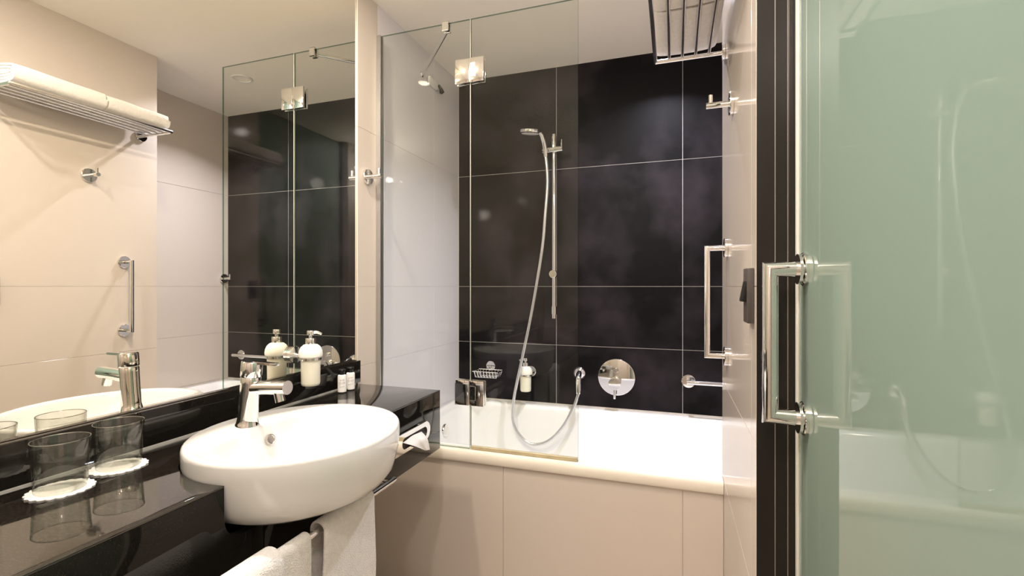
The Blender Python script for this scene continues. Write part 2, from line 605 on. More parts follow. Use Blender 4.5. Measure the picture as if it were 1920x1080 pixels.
bm = NB(); box(bm, XM + 0.0005, XM + 0.02, -0.75, 1.5070, CT + 0.0008, -0.2752, 0.0010, 2)
build('backsplash', bm, M['granite_splash_dim'], vc)
bm = NB(); box(bm, XM + 0.0198, XM + 0.0206, -0.75, YE, CT - 0.0002, CT + 0.0003)
build('sealant_bead', bm, M['seal'], vc, label='thin pale sealant line')
bm = NB(); box(bm, XM + 0.001, XF - 0.022, -0.75, YE - 0.022, CB, CB + 0.004)
build('underside_panel', bm, M['hole'], vc)

# ------------------------------------------------------------------ wash basin
wb_ = thing('wash_basin', 'white oval semi-recessed ceramic wash basin set in the black counter', 'sink', (BX, BY, BZ - 0.140))
NR = 72
def outer(d, z):
    return [(BX + (RX - d) * math.cos(2 * PI * j / NR), BY + (RY - d) * math.sin(2 * PI * j / NR), z) for j in range(NR)]
def r_in(a):
    ca, sa = math.cos(a), math.sin(a)
    rin = 1.0 / math.sqrt((ca / (RX - 0.015)) ** 2 + (sa / (RY - 0.015)) ** 2)
    q = -ca                                   # chord that leaves the tap ledge at the wall side
    if q > 0.05:
        chord = 0.098 / q
        rin = (rin ** -9 + chord ** -9) ** (-1 / 9)
    return rin
ICX = 0.0
def inner(t, z):
    out = []
    for j in range(NR):
        a = 2 * PI * j / NR
        r = r_in(a) * t
        sh = 0.02 * (1 - t)
        out.append((BX + r * math.cos(a) + sh, BY + r * math.sin(a), z))
    return out
rings = [outer(0.11, BZ - 0.140), outer(0.075, BZ - 0.138), outer(0.05, BZ - 0.132), outer(0.028, BZ - 0.119), outer(0.014, BZ - 0.100),
         outer(0.008, BZ - 0.078), outer(0.003, BZ - 0.055), outer(0.0005, BZ - 0.03), outer(0.0, BZ - 0.008), outer(0.0016, BZ - 0.0028), outer(0.005, BZ)]
rings += [inner(1.0, BZ - 0.0002), inner(0.985, BZ - 0.002), inner(0.965, BZ - 0.009), inner(0.94, BZ - 0.022), inner(0.90, BZ - 0.045),
          inner(0.83, BZ - 0.070), inner(0.72, BZ - 0.090), inner(0.55, BZ - 0.102), inner(0.35, BZ - 0.108), inner(0.12, BZ - 0.110)]
bm = NB()
loft(bm, rings, cap0=True, cap1=True)
bowl = build('bowl', bm, M['ceramic'], wb_, smooth=60)
# overflow ring on the ledge side wall
oc = Vector((BX - 0.0835, BY - 0.002, BZ - 0.034))
on_ = Vector((0.94, 0, 0.34)).normalized()
bm = NB()
lathe(bm, [(0.0, 0.0), (0.009, 0.0005), (0.0105, 0.0025), (0.012, 0.0022), (0.0128, -0.002)], oc, on_, 24)
build('overflow_cover', bm, M['steel'], wb_, label='small round metal overflow cover')
bm = NB()
lathe(bm, [(0.0, 0.006), (0.014, 0.005), (0.019, 0.003), (0.021, 0.0), (0.021, -0.004)], (BX + 0.017, BY, BZ - 0.1105), (0, 0, 1), 28)
build('drain_plug', bm, M['chrome'], wb_, label='chrome drain plug')

# ------------------------------------------------------------------ basin mixer tap
fx, fy = -0.932, 0.850
fc = thing('basin_tap', 'chrome single-lever mixer tap standing on the wash basin ledge', 'faucet', (fx, fy, BZ))
lean = Vector((0.10, 0.0, 1.0)).normalized()
c0 = Vector((fx, fy, BZ + 0.0002))
bm = NB()
lathe(bm, [(0.0255, 0.0), (0.0255, 0.003), (0.0235, 0.006), (0.0215, 0.02), (0.0208, 0.06), (0.0212, 0.100), (0.0214, 0.112), (0.0205, 0.1135), (0.0, 0.1135)], c0, lean, 36)
build('body', bm, M['chrome'], fc)
bm = NB()
lathe(bm, [(0.0, 0.1145), (0.0215, 0.1145), (0.0225, 0.116), (0.0225, 0.147), (0.0205, 0.150), (0.0, 0.151)], c0, lean, 36)
build('cartridge_cap', bm, M['chrome'], fc)
bm = NB()
p0 = c0 + lean * 0.146
prism(bm, [(0.004, -0.0085), (0.055, -0.0065), (0.074, -0.0055), (0.076, -0.003), (0.076, 0.003), (0.074, 0.0055), (0.055, 0.0065), (0.004, 0.0085)],
      lambda p: (p0.x + p[0], p0.y + p[1], p0.z - 0.002 - p[0] * 0.02), lambda p: (p0.x + p[0], p0.y + p[1], p0.z + 0.004 - p[0] * 0.02), 0.001)
build('lever', bm, M['chrome'], fc)
bm = NB()
s0 = c0 + lean * 0.088
tube(bm, [(s0.x, s0.y, s0.z), (s0.x + 0.05, s0.y, s0.z + 0.004), (s0.x + 0.108, s0.y, s0.z + 0.007)], [0.0165, 0.016, 0.0155], 24)
build('spout', bm, M['chrome'], fc)
bm = NB()
tube(bm, [(s0.x + 0.082, s0.y, s0.z - 0.004), (s0.x + 0.088, s0.y, s0.z - 0.026)], 0.0105, 20)
build('aerator', bm, M['chrome'], fc)

# ------------------------------------------------------------------ tumblers on doilies
def doily(x, y, label):
    bm = NB()
    n = 80
    poly = []
    for j in range(n):
        a = 2 * PI * j / n
        r = 0.0440 + 0.0034 * abs(math.sin(a * 10))
        poly.append((x + r * math.cos(a), y + r * math.sin(a)))
    prism(bm, poly, lambda p: (p[0], p[1], CT + 0.0002), lambda p: (p[0], p[1], CT + 0.0016))
    tag(build('paper_doily', bm, M['doily']), label, 'coaster', 'doilies under the tumblers')

def tumbler(x, y, label):
    t = thing('tumbler', label, 'glass', (x, y, CT + 0.0018), 'tumblers on the counter')
    z = CT + 0.0018
    bm = NB()
    lathe(bm, [(0.0, 0.0), (0.0335, 0.0), (0.0355, 0.002), (0.0362, 0.009), (0.0350, 0.0105), (0.0, 0.0100)], (x, y, z), (0, 0, 1), 48)
    build('base', bm, M['tumbler'], t)
    bm = NB()
    prof = [(0.0363, 0.0092), (0.0405, 0.086), (0.0401, 0.0875), (0.0393, 0.0872), (0.0386, 0.086), (0.0346, 0.0110), (0.0350, 0.0100)]
    loft(bm, [[(x + r * math.cos(2 * PI * q / 48), y + r * math.sin(2 * PI * q / 48), z + h) for r, h in prof] for q in range(48)] +
         [[(x + r, y, z + h) for r, h in prof]])
    build('glass_body', bm, M['tumbler'], t)
    bm = NB()
    tube(bm, [(x + 0.0398 * math.cos(a), y + 0.0398 * math.sin(a), z + 0.0872) for a in [2 * PI * j / 48 for j in range(48)]], 0.0009, 8, closed=True)
    build('rim', bm, M['rim_glass'], t)
doily(-1.016, 0.540, 'white scalloped paper doily under the tumbler nearest the left edge')
doily(-1.036, 0.645, 'white scalloped paper doily under the tumbler closer to the basin')
tumbler(-1.016, 0.540, 'clear glass tumbler on a doily, nearest the left edge of the photo')
tumbler(-1.036, 0.645, 'clear glass tumbler on a doily, closer to the wash basin')

# ------------------------------------------------------------------ soap dispensers
def dispenser(name, label, x, y, z, wall, d, sp):
    """z = ring height; wall = point on the wall; d = unit vector from the wall to the bottle; sp = direction of the pump spout"""
    t = thing(name, label, 'soap dispenser', (x, y, z - 0.082), 'wall soap dispensers')
    c = Vector((x, y, z))
    bm = NB()
    lathe(bm, [(0.0, -0.082), (0.024, -0.082), (0.0265, -0.0795), (0.0275, -0.074), (0.0285, -0.004), (0.0285, 0.002)], c, (0, 0, 1), 36)
    b = build('bottle', bm, M['soap'], t, label='cream liquid filled lower bottle')
    bm = NB()
    lathe(bm, [(0.031, 0.003), (0.0345, 0.007), (0.0352, 0.014), (0.0335, 0.025), (0.0285, 0.036), (0.0205, 0.043), (0.012, 0.0455), (0.0, 0.046)], c, (0, 0, 1), 36)
    build('dome', bm, M['soap_top'], t, label='white rounded bottle top')
    bm = NB()
    lathe(bm, [(0.0, 0.044), (0.0145, 0.044), (0.0148, 0.045), (0.0148, 0.062), (0.014, 0.0635), (0.0055, 0.064), (0.0055, 0.074), (0.0, 0.074)], c, (0, 0, 1), 28)
    p = build('pump', bm, M['chrome'], t)
    s = Vector(sp).normalized()
    bm = NB()
    lathe(bm, [(0.0, 0.073), (0.0105, 0.073), (0.0108, 0.0745), (0.0108, 0.085), (0.0098, 0.0865), (0.0, 0.087)], c, (0, 0, 1), 24)
    tube(bm, [c + s * 0.004 + Vector((0, 0, 0.081)), c + s * 0.020 + Vector((0, 0, 0.0805)), c + s * 0.032 + Vector((0, 0, 0.0745))], [0.0058, 0.0052, 0.0036], 12)
    build('nozzle', bm, M['chrome'], p)
    bm = NB()
    ring = [c + Vector((0.0315 * math.cos(2 * PI * j / 40), 0.0315 * math.sin(2 * PI * j / 40), 0)) for j in range(40)]
    r0 = [(0.0295, -0.0035), (0.0325, -0.0035), (0.0325, 0.0035), (0.0295, 0.0035)]
    loft(bm, [[c + Vector((r * math.cos(2 * PI * j / 40), r * math.sin(2 * PI * j / 40), h)) for r, h in r0] for j in range(40)] +
         [[c + Vector((r, 0, h)) for r, h in r0]])
    build('ring', bm, M['chrome'], t)
    dv = Vector(d).normalized()
    w = Vector(wall)
    bm = NB()
    tube(bm, [w + dv * 0.002, c - (c - w).normalized() * 0.0325], 0.0085, 16)
    build('arm', bm, M['chrome'], t)
    bm = NB()
    lathe(bm, [(0.027, 0.0005), (0.027, 0.011), (0.0255, 0.0125), (0.0, 0.0125)], w, dv, 36)
    build('wall_flange', bm, M['chrome'], t)
dispenser('soap_dispenser', 'chrome and cream soap dispenser mounted on the mirror beside the basin tap', -1.058, 1.196, -0.222,
          (XM, 1.192, -0.212), (1, 0, 0), (0.8, 0.55, 0))
dispenser('soap_dispenser', 'chrome and cream soap dispenser on the dark tiled shower wall', -0.712, 2.328, -0.451,
          (-0.700, YB, -0.440), (0, -1, 0), (-1, -0.3, 0))

# ------------------------------------------------------------------ toiletry bottles
def toiletry(x, y, label):
    t = thing('toiletry_bottle', label, 'bottle', (x, y, CT), 'toiletry bottles at the counter end')
    z = CT + 0.0003
    bm = NB()
    lathe(bm, [(0.0, 0.0), (0.0132, 0.0), (0.0142, 0.0012), (0.0142, 0.052), (0.0132, 0.056), (0.009, 0.058), (0.0, 0.058)], (x, y, z), (0, 0, 1), 28)
    b = build('bottle_body', bm, M['plastic_white'], t)
    bm = NB()
    lathe(bm, [(0.0, 0.058), (0.0085, 0.058), (0.009, 0.0595), (0.009, 0.070), (0.0, 0.070)], (x, y, z), (0, 0, 1), 24)
    lathe(bm, [(0.0, 0.070), (0.0105, 0.0715), (0.0115, 0.074), (0.0105, 0.0765), (0.0, 0.077)], (x, y, z), (0, 0, 1), 24)
    build('cap', bm, M['plastic_black'], t, label='black disc cap')
    # handwriting-like grey lines on the side that faces the room
    rnd = random.Random(int(y * 1000))
    bm = NB()
    a0 = math.atan2(0 - y, 0 - x)
    for row, (zz, w, amp) in enumerate([(0.040, 0.55, 0.0035), (0.030, 0.75, 0.006), (0.018, 0.6, 0.0016)]):
        pts = []
        n = 34
        for i in range(n):
            u = i / (n - 1)
            a = a0 + (u - 0.5) * 2 * w
            h = zz + amp * math.sin(u * 38 + rnd.random()) * (0.6 + 0.4 * math.sin(u * 11)) + u * 0.002
            pts.append((x + 0.01435 * math.cos(a), y + 0.01435 * math.sin(a), z + h))
        tube(bm, pts, 0.00022, 4)
    build('script_print', bm, M['ink'], b, label='grey handwritten-style print')
toiletry(-1.061, 1.347, 'small white toiletry bottle with black cap, nearer to the basin')
toiletry(-1.061, 1.392, 'small white toiletry bottle with black cap, nearer to the shower screen')

# ------------------------------------------------------------------ tissue dispenser in the counter front
td = thing('tissue_dispenser', 'oval chrome tissue dispenser plate set in the black counter front', 'tissue dispenser', (XF, 1.285, -0.50))
def stadium(cy, cz, L, h, n=10):
    r = h / 2
    pts = []
    for i in range(n + 1):
        a = -PI / 2 + PI * i / n
        pts.append((cy + L / 2 - r + r * math.cos(a), cz + r * math.sin(a)))
    for i in range(n + 1):
        a = PI / 2 + PI * i / n
        pts.append((cy - L / 2 + r + r * math.cos(a), cz + r * math.sin(a)))
    return pts
so = stadium(1.280, -0.464, 0.235, 0.062)
si = stadium(1.300, -0.466, 0.150, 0.034)
bm = NB()
f = lambda x: (lambda p: (x, p[0], p[1]))
loft(bm, [[f(XF + 0.0004)(p) for p in so], [f(XF + 0.0055)(p) for p in so], [f(XF + 0.007)((1.280 + (p[0] - 1.280) * 0.985, -0.464 + (p[1] + 0.464) * 0.95)) for p in so],
          [f(XF + 0.007)(p) for p in si], [f(XF + 0.0010)(p) for p in si]])
build('plate', bm, M['chrome'], td)
bm = NB(); prism(bm, si, f(XF + 0.0004), f(XF + 0.0012))
build('slot_shade', bm, M['hole'], td)  # flat dark plate; its colour stands for shade inside the opening
bm = NB()
n = 14
rows = []
for k in range(9):
    v = k / 8
    row = []
    for j in range(n + 1):
        u = j / n
        wd = 0.115 * (1 - v) + 0.026 * v
        yy = 1.292 + 0.066 * v + (u - 0.5) * wd
        xx = XF + 0.002 + 0.016 * math.sin(min(1, v * 2.2) * PI / 2) + 0.003 * math.sin(u * PI) * (1 - v) + 0.0012 * math.sin(u * 11 + v * 4)
        zz = -0.462 - 0.060 * v + 0.006 * math.sin(u * PI) * (1 - v) - 0.006 * (u - 0.5) * v
        row.append((xx, yy, zz))
    rows.append(row)
R = loft(bm, rows, closed=False)
bmesh.ops.solidify(bm, geom=list(bm.faces), thickness=0.0008)
tag(build('facial_tissue', bm, M['paper'], smooth=60), 'white tissue pulled out of the oval chrome dispenser', 'tissue')

# ------------------------------------------------------------------ towel rail and hanging towels
XT, ZR = -0.680, -0.492
tr = thing('towel_rail', 'chrome towel bar fixed below the wash basin along the counter front', 'towel rail', (XT, 0.7, ZR))
bm = NB(); tube(bm, [(XT, 0.34, ZR), (XT, 1.068, ZR - 0.004)], 0.0075, 20)
build('bar', bm, M['chrome'], tr)
for y in (0.36, 1.05):
    bm = NB(); tube(bm, [(XF + 0.0005, y, ZR - 0.012), (XT - 0.002, y, ZR - 0.003)], 0.006, 14)
    build('post', bm, M['chrome'], tr)

def drape(name, label, y0, y1, front, back, r, th, seed, wav=0.004, tex='towel', zoff=0.0):
    rnd = random.Random(seed)
    bm = NB()
    prof = []
    for i in range(15):
        prof.append((XT + r, ZR - front * (1 - i / 14)))
    for i in range(1, 12):
        a = PI * i / 12
        prof.append((XT + r * math.cos(a), ZR + r * math.sin(a)))
    for i in range(15):
        prof.append((XT - r, ZR - back * i / 14))
    ny = 18
    rows = []
    for j in range(ny + 1):
        u = j / ny
        row = []
        for (x, z) in prof:
            y = y0 + (y1 - y0) * u
            hang = max(0.0, ZR - z)
            nx = wav * noise.noise((y * 14 + seed, z * 5, seed)) * min(1, hang * 8) + 0.0012 * noise.noise((y * 60, z * 60, seed))
            sgn = 1 if x > XT else -1
            yy = y + 0.006 * noise.noise((z * 7, seed, u * 3)) + (u - 0.5) * 0.02 * hang
            row.append((x + sgn * abs(nx), yy, z + zoff))
        rows.append(row)
    loft(bm, rows, closed=False)
    bmesh.ops.recalc_face_normals(bm, faces=bm.faces)
    bmesh.ops.solidify(bm, geom=list(bm.faces), thickness=th)
    es = [e for e in bm.edges if len(e.link_faces) == 2 and e.calc_face_angle(0) > 1.0]
    bmesh.ops.bevel(bm, geom=es, offset=th * 0.4, segments=2, affect='EDGES', profile=0.5)
    return tag(build(name, bm, M[tex], smooth=70), label, 'towel', 'towels on the rail below the basin')
drape('hand_towel', 'white towel hanging full length on the rail below the basin, farther from the camera', 0.785, 0.957, 0.42, 0.40, 0.0135, 0.0055, 3)
drape('hand_towel', 'white towel on the rail with a face cloth laid over it', 0.42, 0.756, 0.42, 0.40, 0.0135, 0.0055, 11)
drape('face_cloth', 'small white face cloth folded over the nearer hanging towel', 0.44, 0.672, 0.30, 0.10, 0.0210, 0.0065, 23)

# ------------------------------------------------------------------ bathtub
bt = thing('bathtub', 'white enamel bathtub built in along the dark tiled wall', 'bathtub', (-0.29, 2.0, -1.02))
bx0, bx1, by0, by1 = XL + 0.0015, XA - 0.0015, 1.6655, YB - 0.0015
def rrect(ix0, ix1, iy0, iy1, rad, z, n=8):
    pts = []
    for cx, cy, a0 in ((bx1 - ix1 - rad, by1 - iy1 - rad, 0), (bx0 + ix0 + rad, by1 - iy1 - rad, PI / 2),
                       (bx0 + ix0 + rad, by0 + iy0 + rad, PI), (bx1 - ix1 - rad, by0 + iy0 + rad, 1.5 * PI)):
        for i in range(n + 1):
            a = a0 + PI / 2 * i / n
            pts.append((cx + rad * math.cos(a), cy + rad * math.sin(a), z))
    return pts
ZR0 = -0.6065
rings = [rrect(0, 0, 0, 0, 0.004, ZR0 - 0.40), rrect(0, 0, 0, 0, 0.004, ZR0 - 0.003), rrect(0.003, 0.003, 0.003, 0.003, 0.006, ZR0),
         rrect(0.040, 0.045, 0.018, 0.045, 0.09, ZR0 - 0.001), rrect(0.046, 0.055, 0.024, 0.051, 0.09, ZR0 - 0.006),
         rrect(0.055, 0.066, 0.032, 0.057, 0.09, ZR0 - 0.022), rrect(0.075, 0.12, 0.042, 0.072, 0.10, ZR0 - 0.15),
         rrect(0.10, 0.20, 0.055, 0.090, 0.11, ZR0 - 0.29), rrect(0.13, 0.26, 0.085, 0.115, 0.11, ZR0 - 0.355),
         rrect(0.19, 0.34, 0.14, 0.16, 0.10, ZR0 - 0.385), rrect(0.26, 0.42, 0.20, 0.22, 0.08, ZR0 - 0.392)]
bm = NB()
loft(bm, rings, cap1=True)
build('tub_shell', bm, M['enamel'], bt, smooth=50)
# front ledge that carries the glass screen
bm = NB()
prof = [(1.665, -0.650), (1.665, -0.6065), (1.625, -0.6055), (1.617, -0.6075), (1.612, -0.614), (1.6105, -0.625), (1.611, -0.640), (1.614, -0.6465), (1.622, -0.6475)]
loft(bm, [[(XL + 0.0005, y, z) for y, z in prof], [(XR - 0.0008, y, z) for y, z in prof]], cap0=True, cap1=True)
build('front_ledge', bm, M['ledge'], bt, label='rounded cream front rim')
bm = NB()
oc = Vector((-1.052, 2.095, -0.700))
lathe(bm, [(0.0, 0.012), (0.022, 0.0115), (0.029, 0.009), (0.032, 0.004), (0.032, -0.004)], oc, (1, 0, 0.12), 32)
build('overflow_cover', bm, M['chrome'], bt, label='round chrome overflow cover')

# ------------------------------------------------------------------ shower screen
XH, XE, ZG0, ZG1 = -0.7155, -0.311, -0.603, 0.995
def pane(name, x0, x1, z0, z1, parent):
    bm = NB()
    fs = box(bm, x0, x1, YG - 0.004, YG + 0.004, z0, z1)
    o = build(name, bm, [M['glass'], M['glass_edge']], parent)
    for p in o.data.polygons:
        if abs(p.normal.y) < 0.5:
            p.material_index = 1
    return o
fp = thing('shower_screen', 'fixed clear glass shower screen panel beside the mirror wall', 'shower screen', (-0.91, YG, ZG0))
pane('glass_pane', XL + 0.008, XH - 0.0022, ZG0, ZG1, fp)
bm = NB()
prism(bm, [(XL + 0.0005, YG - 0.011), (XL + 0.019, YG - 0.011), (XL + 0.019, YG - 0.0045), (XL + 0.006, YG - 0.0045), (XL + 0.006, YG + 0.0045),
           (XL + 0.019, YG + 0.0045), (XL + 0.019, YG + 0.011), (XL + 0.0005, YG + 0.011)],
      lambda p: (p[0], p[1], ZG0), lambda p: (p[0], p[1], ZG1 + 0.002), 0.0006)
build('wall_profile', bm, M['alu'], fp, label='grey aluminium wall channel')
bm = NB()
cx = -0.815
box(bm, cx - 0.013, cx + 0.013, YG - 0.013, YG - 0.0045, 0.965, 1.000, 0.0012, 1)
box(bm, cx - 0.013, cx + 0.013, YG + 0.0045, YG + 0.016, 0.965, 1.000, 0.0012, 1)
box(bm, cx - 0.013, cx + 0.013, YG - 0.013, YG + 0.016, 0.9965, 1.003, 0.0012, 1)
cl = build('brace_clamp', bm, M['chrome'], fp, label='chrome clamp on the glass top')
bm = NB()
tube(bm, [(cx + 0.003, YG + 0.012, 0.985), (XL + 0.006, 1.985, 0.994)], 0.0078, 18)
lathe(bm, [(0.014, 0.0005), (0.014, 0.006), (0.010, 0.010), (0.0, 0.010)], (XL, 1.985, 0.994), (1, 0, 0), 24)
build('brace_bar', bm, M['chrome'], fp, label='chrome stabilising bar to the wall')

sd = thing('shower_screen', 'hinged clear glass shower screen door, the panel away from the mirror wall', 'shower screen', (-0.51, YG, ZG0))
pane('glass_pane', XH + 0.0022, XE, ZG0 - 0.0, ZG1, sd)
bm = NB(); box(bm, XH + 0.004, XE - 0.002, YG - 0.0055, YG + 0.0055, ZG0 - 0.0018, ZG0 + 0.011, 0.001, 1)
build('bottom_seal', bm, M['seal_yellow'], sd, label='yellowed bottom sealing strip')
bm = NB(); box(bm, XH + 0.0003, XH + 0.0021, YG - 0.0040, YG + 0.0040, ZG0 + 0.012, ZG1 - 0.002)
build('hinge_seal', bm, M['seal'], sd, label='clear vertical seal between the panes')
for z0, z1 in ((0.755, 0.845), (-0.441, -0.348)):
    bm = NB()
    for s in (-1, 1):
        ys = (YG - 0.0145, YG - 0.0045) if s < 0 else (YG + 0.0045, YG + 0.0145)
        box(bm, XH - 0.0575, XH - 0.0012, ys[0], ys[1], z0, z1, 0.0014, 2)
        box(bm, XH + 0.0012, XH + 0.0575, ys[0], ys[1], z0, z1, 0.0014, 2)
    hb = build('hinge', bm, M['chrome'], sd, label='square chrome glass hinge')
    bm = NB()
    zm = (z0 + z1) / 2
    tube(bm, [(XH, YG - 0.009, z0 + 0.003), (XH, YG - 0.009, z1 - 0.003)], 0.0032, 12)
    box(bm, XH + 0.004, XH + 0.026, YG - 0.0162, YG - 0.0146, zm - 0.026, zm + 0.026, 0.0004, 1)
    build('hinge_pin', bm, M['chrome'], hb)

# ------------------------------------------------------------------ stand-in for a reflection on the left shower wall
cf = thing('reflection_stand_in', 'small pale box standing in for a reflection, with a black mark, high on the shower wall', 'reflection stand-in', (XL, 2.08, 0.975))
bm = NB(); box(bm, XL + 0.0005, XL + 0.016, 2.040, 2.125, 0.972, 1.010, 0.004, 3)
build('reflection_box', bm, M['plastic_white'], cf)  # pale box stands in for a reflection on the glossy tiles
bm = NB()
tube(bm, [(XL + 0.016, 2.128, 0.998), (XL + 0.022, 2.140, 0.985), (XL + 0.026, 2.147, 0.965)], [0.006, 0.008, 0.013], 14)
tube(bm, [(XL + 0.026, 2.147, 0.965), (XL + 0.024, 2.136, 0.972)], [0.009, 0.003], 10)
build('black_mark', bm, M['plastic_black'], cf)

# ------------------------------------------------------------------ robe hooks
def hook(label, p, d, cat='hook'):
    x, y, z = p
    t = thing('robe_hook', label, cat, p, 'chrome robe hooks')
    s = 1 if d > 0 else -1
    bm = NB()
    lathe(bm, [(0.030, 0.0005), (0.030, 0.008), (0.0285, 0.010), (0.0, 0.010)], p, (s, 0, 0), 32)
    build('flange', bm, M['chrome'], t)
    bm = NB()
    tube(bm, [(x + s * 0.008, y, z), (x + s * 0.066, y, z)], 0.0085, 18)
    build('arm', bm, M['chrome'], t)
    bm = NB()
    tube(bm, [(x + s * 0.055, y, z + 0.006), (x + s * 0.055, y, z + 0.028)], 0.0052, 14)
    build('peg', bm, M['chrome'], t)
hook('chrome robe hook on the wall strip between the mirror and the glass screen', (XL, 1.565, 0.422), 1)
hook('chrome robe hook on the right wall below the towel rack', (XR, 1.372, 0.480), -1)
hook('chrome robe hook in the far tub corner, seen in the mirror', (XA, 2.360, 0.052), -1)

# ------------------------------------------------------------------ grab bars
gb = thing('grab_bar', 'upright chrome grab bar with square corners on the right wall', 'grab bar', (XR, 1.512, -0.05))
gx, gy, g1, g0 = 0.094, 1.512, 0.112, -0.202
bm = NB()
tube(bm, [(XR - 0.004, gy, g1), (gx, gy, g1), (gx, gy, g0), (XR - 0.004, gy, g0)], 0.0082, 20)
build('rail', bm, M['chrome'], gb)
for z in (g1, g0):
    bm = NB()
    lathe(bm, [(0.0275, 0.0005), (0.0275, 0.008), (0.026, 0.0095), (0.0, 0.0095)], (XR, gy, z), (-1, 0, 0), 32)
    build('flange', bm, M['chrome'], gb)
hb2 = thing('grab_bar', 'horizontal chrome grab bar low on the dark tiled wall at the right', 'grab bar', (0.24, YB, -0.45))
bm = NB()
tube(bm, [(0.068, YB - 0.004, -0.445), (0.068, YB - 0.062, -0.440), (0.42, YB - 0.062, -0.440), (0.42, YB - 0.004, -0.445)], 0.0105, 20)
build('rail', bm, M['chrome'], hb2)
for x in (0.068, 0.42):
    bm = NB()
    lathe(bm, [(0.031, 0.0005), (0.031, 0.008), (0.029, 0.010), (0.0, 0.010)], (x, YB, -0.445), (0, -1, 0), 32)
    build('flange', bm, M['chrome'], hb2)

# ------------------------------------------------------------------ towel rack with rolled towels
rk = thing('towel_rack', 'chrome rod towel rack high on the right wall', 'towel rack', (XR, 1.31, 0.70))
rx0, rx1, ry0, ry1, rz = -0.053, XR - 0.012, 1.015, 1.592, 0.714
bm = NB()
box(bm, rx0 - 0.006, rx0 + 0.006, ry0, ry1, rz - 0.007, rz + 0.005, 0.0035, 3)
build('front_bar', bm, M['chrome_rod'], rk)
for y in (ry0 + 0.006, ry1 - 0.006):
    bm = NB()
    tube(bm, [(rx0, y, rz - 0.002), (XR - 0.006, y, rz - 0.002)], 0.0068, 16)
    build('end_bar', bm, M['chrome'], rk)
    bm = NB()
    lathe(bm, [(0.026, 0.0005), (0.026, 0.008), (0.0245, 0.0095), (0.0, 0.0095)], (XR, y, rz), (-1, 0, 0), 32)
    build('flange', bm, M['chrome'], rk)
for i in range(4):
    x = rx0 + 0.0415 + i * 0.0385
    bm = NB()
    tube(bm, [(x, ry0 + 0.006, rz + 0.0015), (x, ry1 - 0.006, rz + 0.0015)], 0.0045, 12)
    build('rod', bm, M['chrome_rod'], rk)

def rolled(label, y0, y1, x0, x1, h, seed):
    bm = NB()
    z0 = rz + 0.0075
    th = 0.0095
    cz = z0 + h / 2
    cx_ = (x0 + x1) / 2
    turns, n = 3.4, 40
    spine = []
    tot = int(turns * n)
    for i in range(tot + 1):
        a = 2 * PI * i / n
        q = i / n * (th + 0.0012)
        hw, hh = (x1 - x0) / 2 - q, h / 2 - q
        rad = max(hh, 0.002)
        L = max(hw - rad, 0.0)
        # stadium param by angle
        ca, sa = math.cos(a + PI), math.sin(a + PI)
        px = L * max(-1, min(1, ca * 1.6)) + rad * math.copysign(abs(ca) ** 0.9, ca)
        pz = rad * math.copysign(abs(sa) ** 0.55, sa)
        spine.append((cx_ + px, cz + pz))
    ny = 14
    rows = []
    for j in range(ny + 1):
        u = j / ny
        y = y0 + (y1 - y0) * u
        row = []
        for i, (x, z) in enumerate(spine):
            dz = 0.0035 * noise.noise((y * 11 + seed, x * 16, z * 9)) * (1 if z > cz else 0.15)
            endf = 0.004 * max(0, 1 - min(u, 1 - u) * 9)
            yy = y + 0.004 * noise.noise((x * 12, z * 12, seed)) * (1 if j in (0, ny) else 0.3)
            row.append((x - (x - cx_) * endf * 2, yy, z + dz - (z - z0) * endf * 4))
        rows.append(row)
    loft(bm, rows, closed=False)
    bmesh.ops.recalc_face_normals(bm, faces=bm.faces)
    bmesh.ops.solidify(bm, geom=list(bm.faces), thickness=th * 0.9)
    return tag(build('bath_towel', bm, M['towel'], smooth=60), label, 'towel', 'rolled towels on the rack')
rolled('white rolled towel on the rack, the one nearer the door', 1.028, 1.318, -0.062, 0.132, 0.082, 2)
rolled('white rolled towel on the rack, the one at the tub end', 1.326, 1.578, -0.060, 0.132, 0.078, 9)

# ------------------------------------------------------------------ light switch
sw = thing('light_switch', 'dark rectangular rocker switch on the right wall beside the door frame', 'light switch', (XR, 1.11, -0.07))
bm = NB(); box(bm, XR - 0.0125, XR - 0.0004, 1.026, 1.081, -0.072, 0.036, 0.0015, 2)
build('plate', bm, M['plastic_dark'], sw)
bm = NB()
prism(bm, [(XR - 0.0118, 0.012), (XR - 0.0145, 0.010), (XR - 0.0215, -0.026), (XR - 0.0205, -0.030), (XR - 0.0118, -0.031)],
      lambda p: (p[0], 1.036, p[1]), lambda p: (p[0], 1.071, p[1]), 0.0006)
build('rocker', bm, M['plastic_black'], sw)

# ------------------------------------------------------------------ shower fittings on the dark wall
sr = thing('shower_rail', 'upright chrome shower slide rail on the dark tiled wall', 'shower rail', (-0.565, 2.335, -0.155))
qx, qy = -0.566, 2.335
bm = NB()
tube(bm, [(qx, qy, -0.150), (qx, qy, 0.758)], 0.0100, 20)
build('rail', bm, M['chrome'], sr)
bm = NB()
tube(bm, [(qx, qy, 0.700), (qx, qy, 0.752), (qx, qy, 0.754), (qx, qy, 0.762)], [0.0122, 0.0122, 0.0095, 0.0095], 20)
build('upper_sleeve', bm, M['chrome'], sr)
bm = NB()
tube(bm, [(qx, qy, -0.160), (qx, qy, -0.140), (qx, qy, -0.139), (qx, qy, -0.100)], [0.0105, 0.0105, 0.0130, 0.0130], 20)
build('lower_sleeve', bm, M['chrome'], sr)
for z in (0.062, 0.690):
    bm = NB()
    tube(bm, [(qx + 0.005, YB - 0.0005, z), (qx + 0.003, qy + 0.006, z)], 0.0125, 20)
    build('bracket', bm, M['chrome'], sr)
bm = NB()
lathe(bm, [(0.0, 0.030), (0.018, 0.030), (0.0195, 0.0285), (0.0195, 0.002), (0.018, 0.0)], (qx, qy, 0.062), (0, -1, 0), 28)
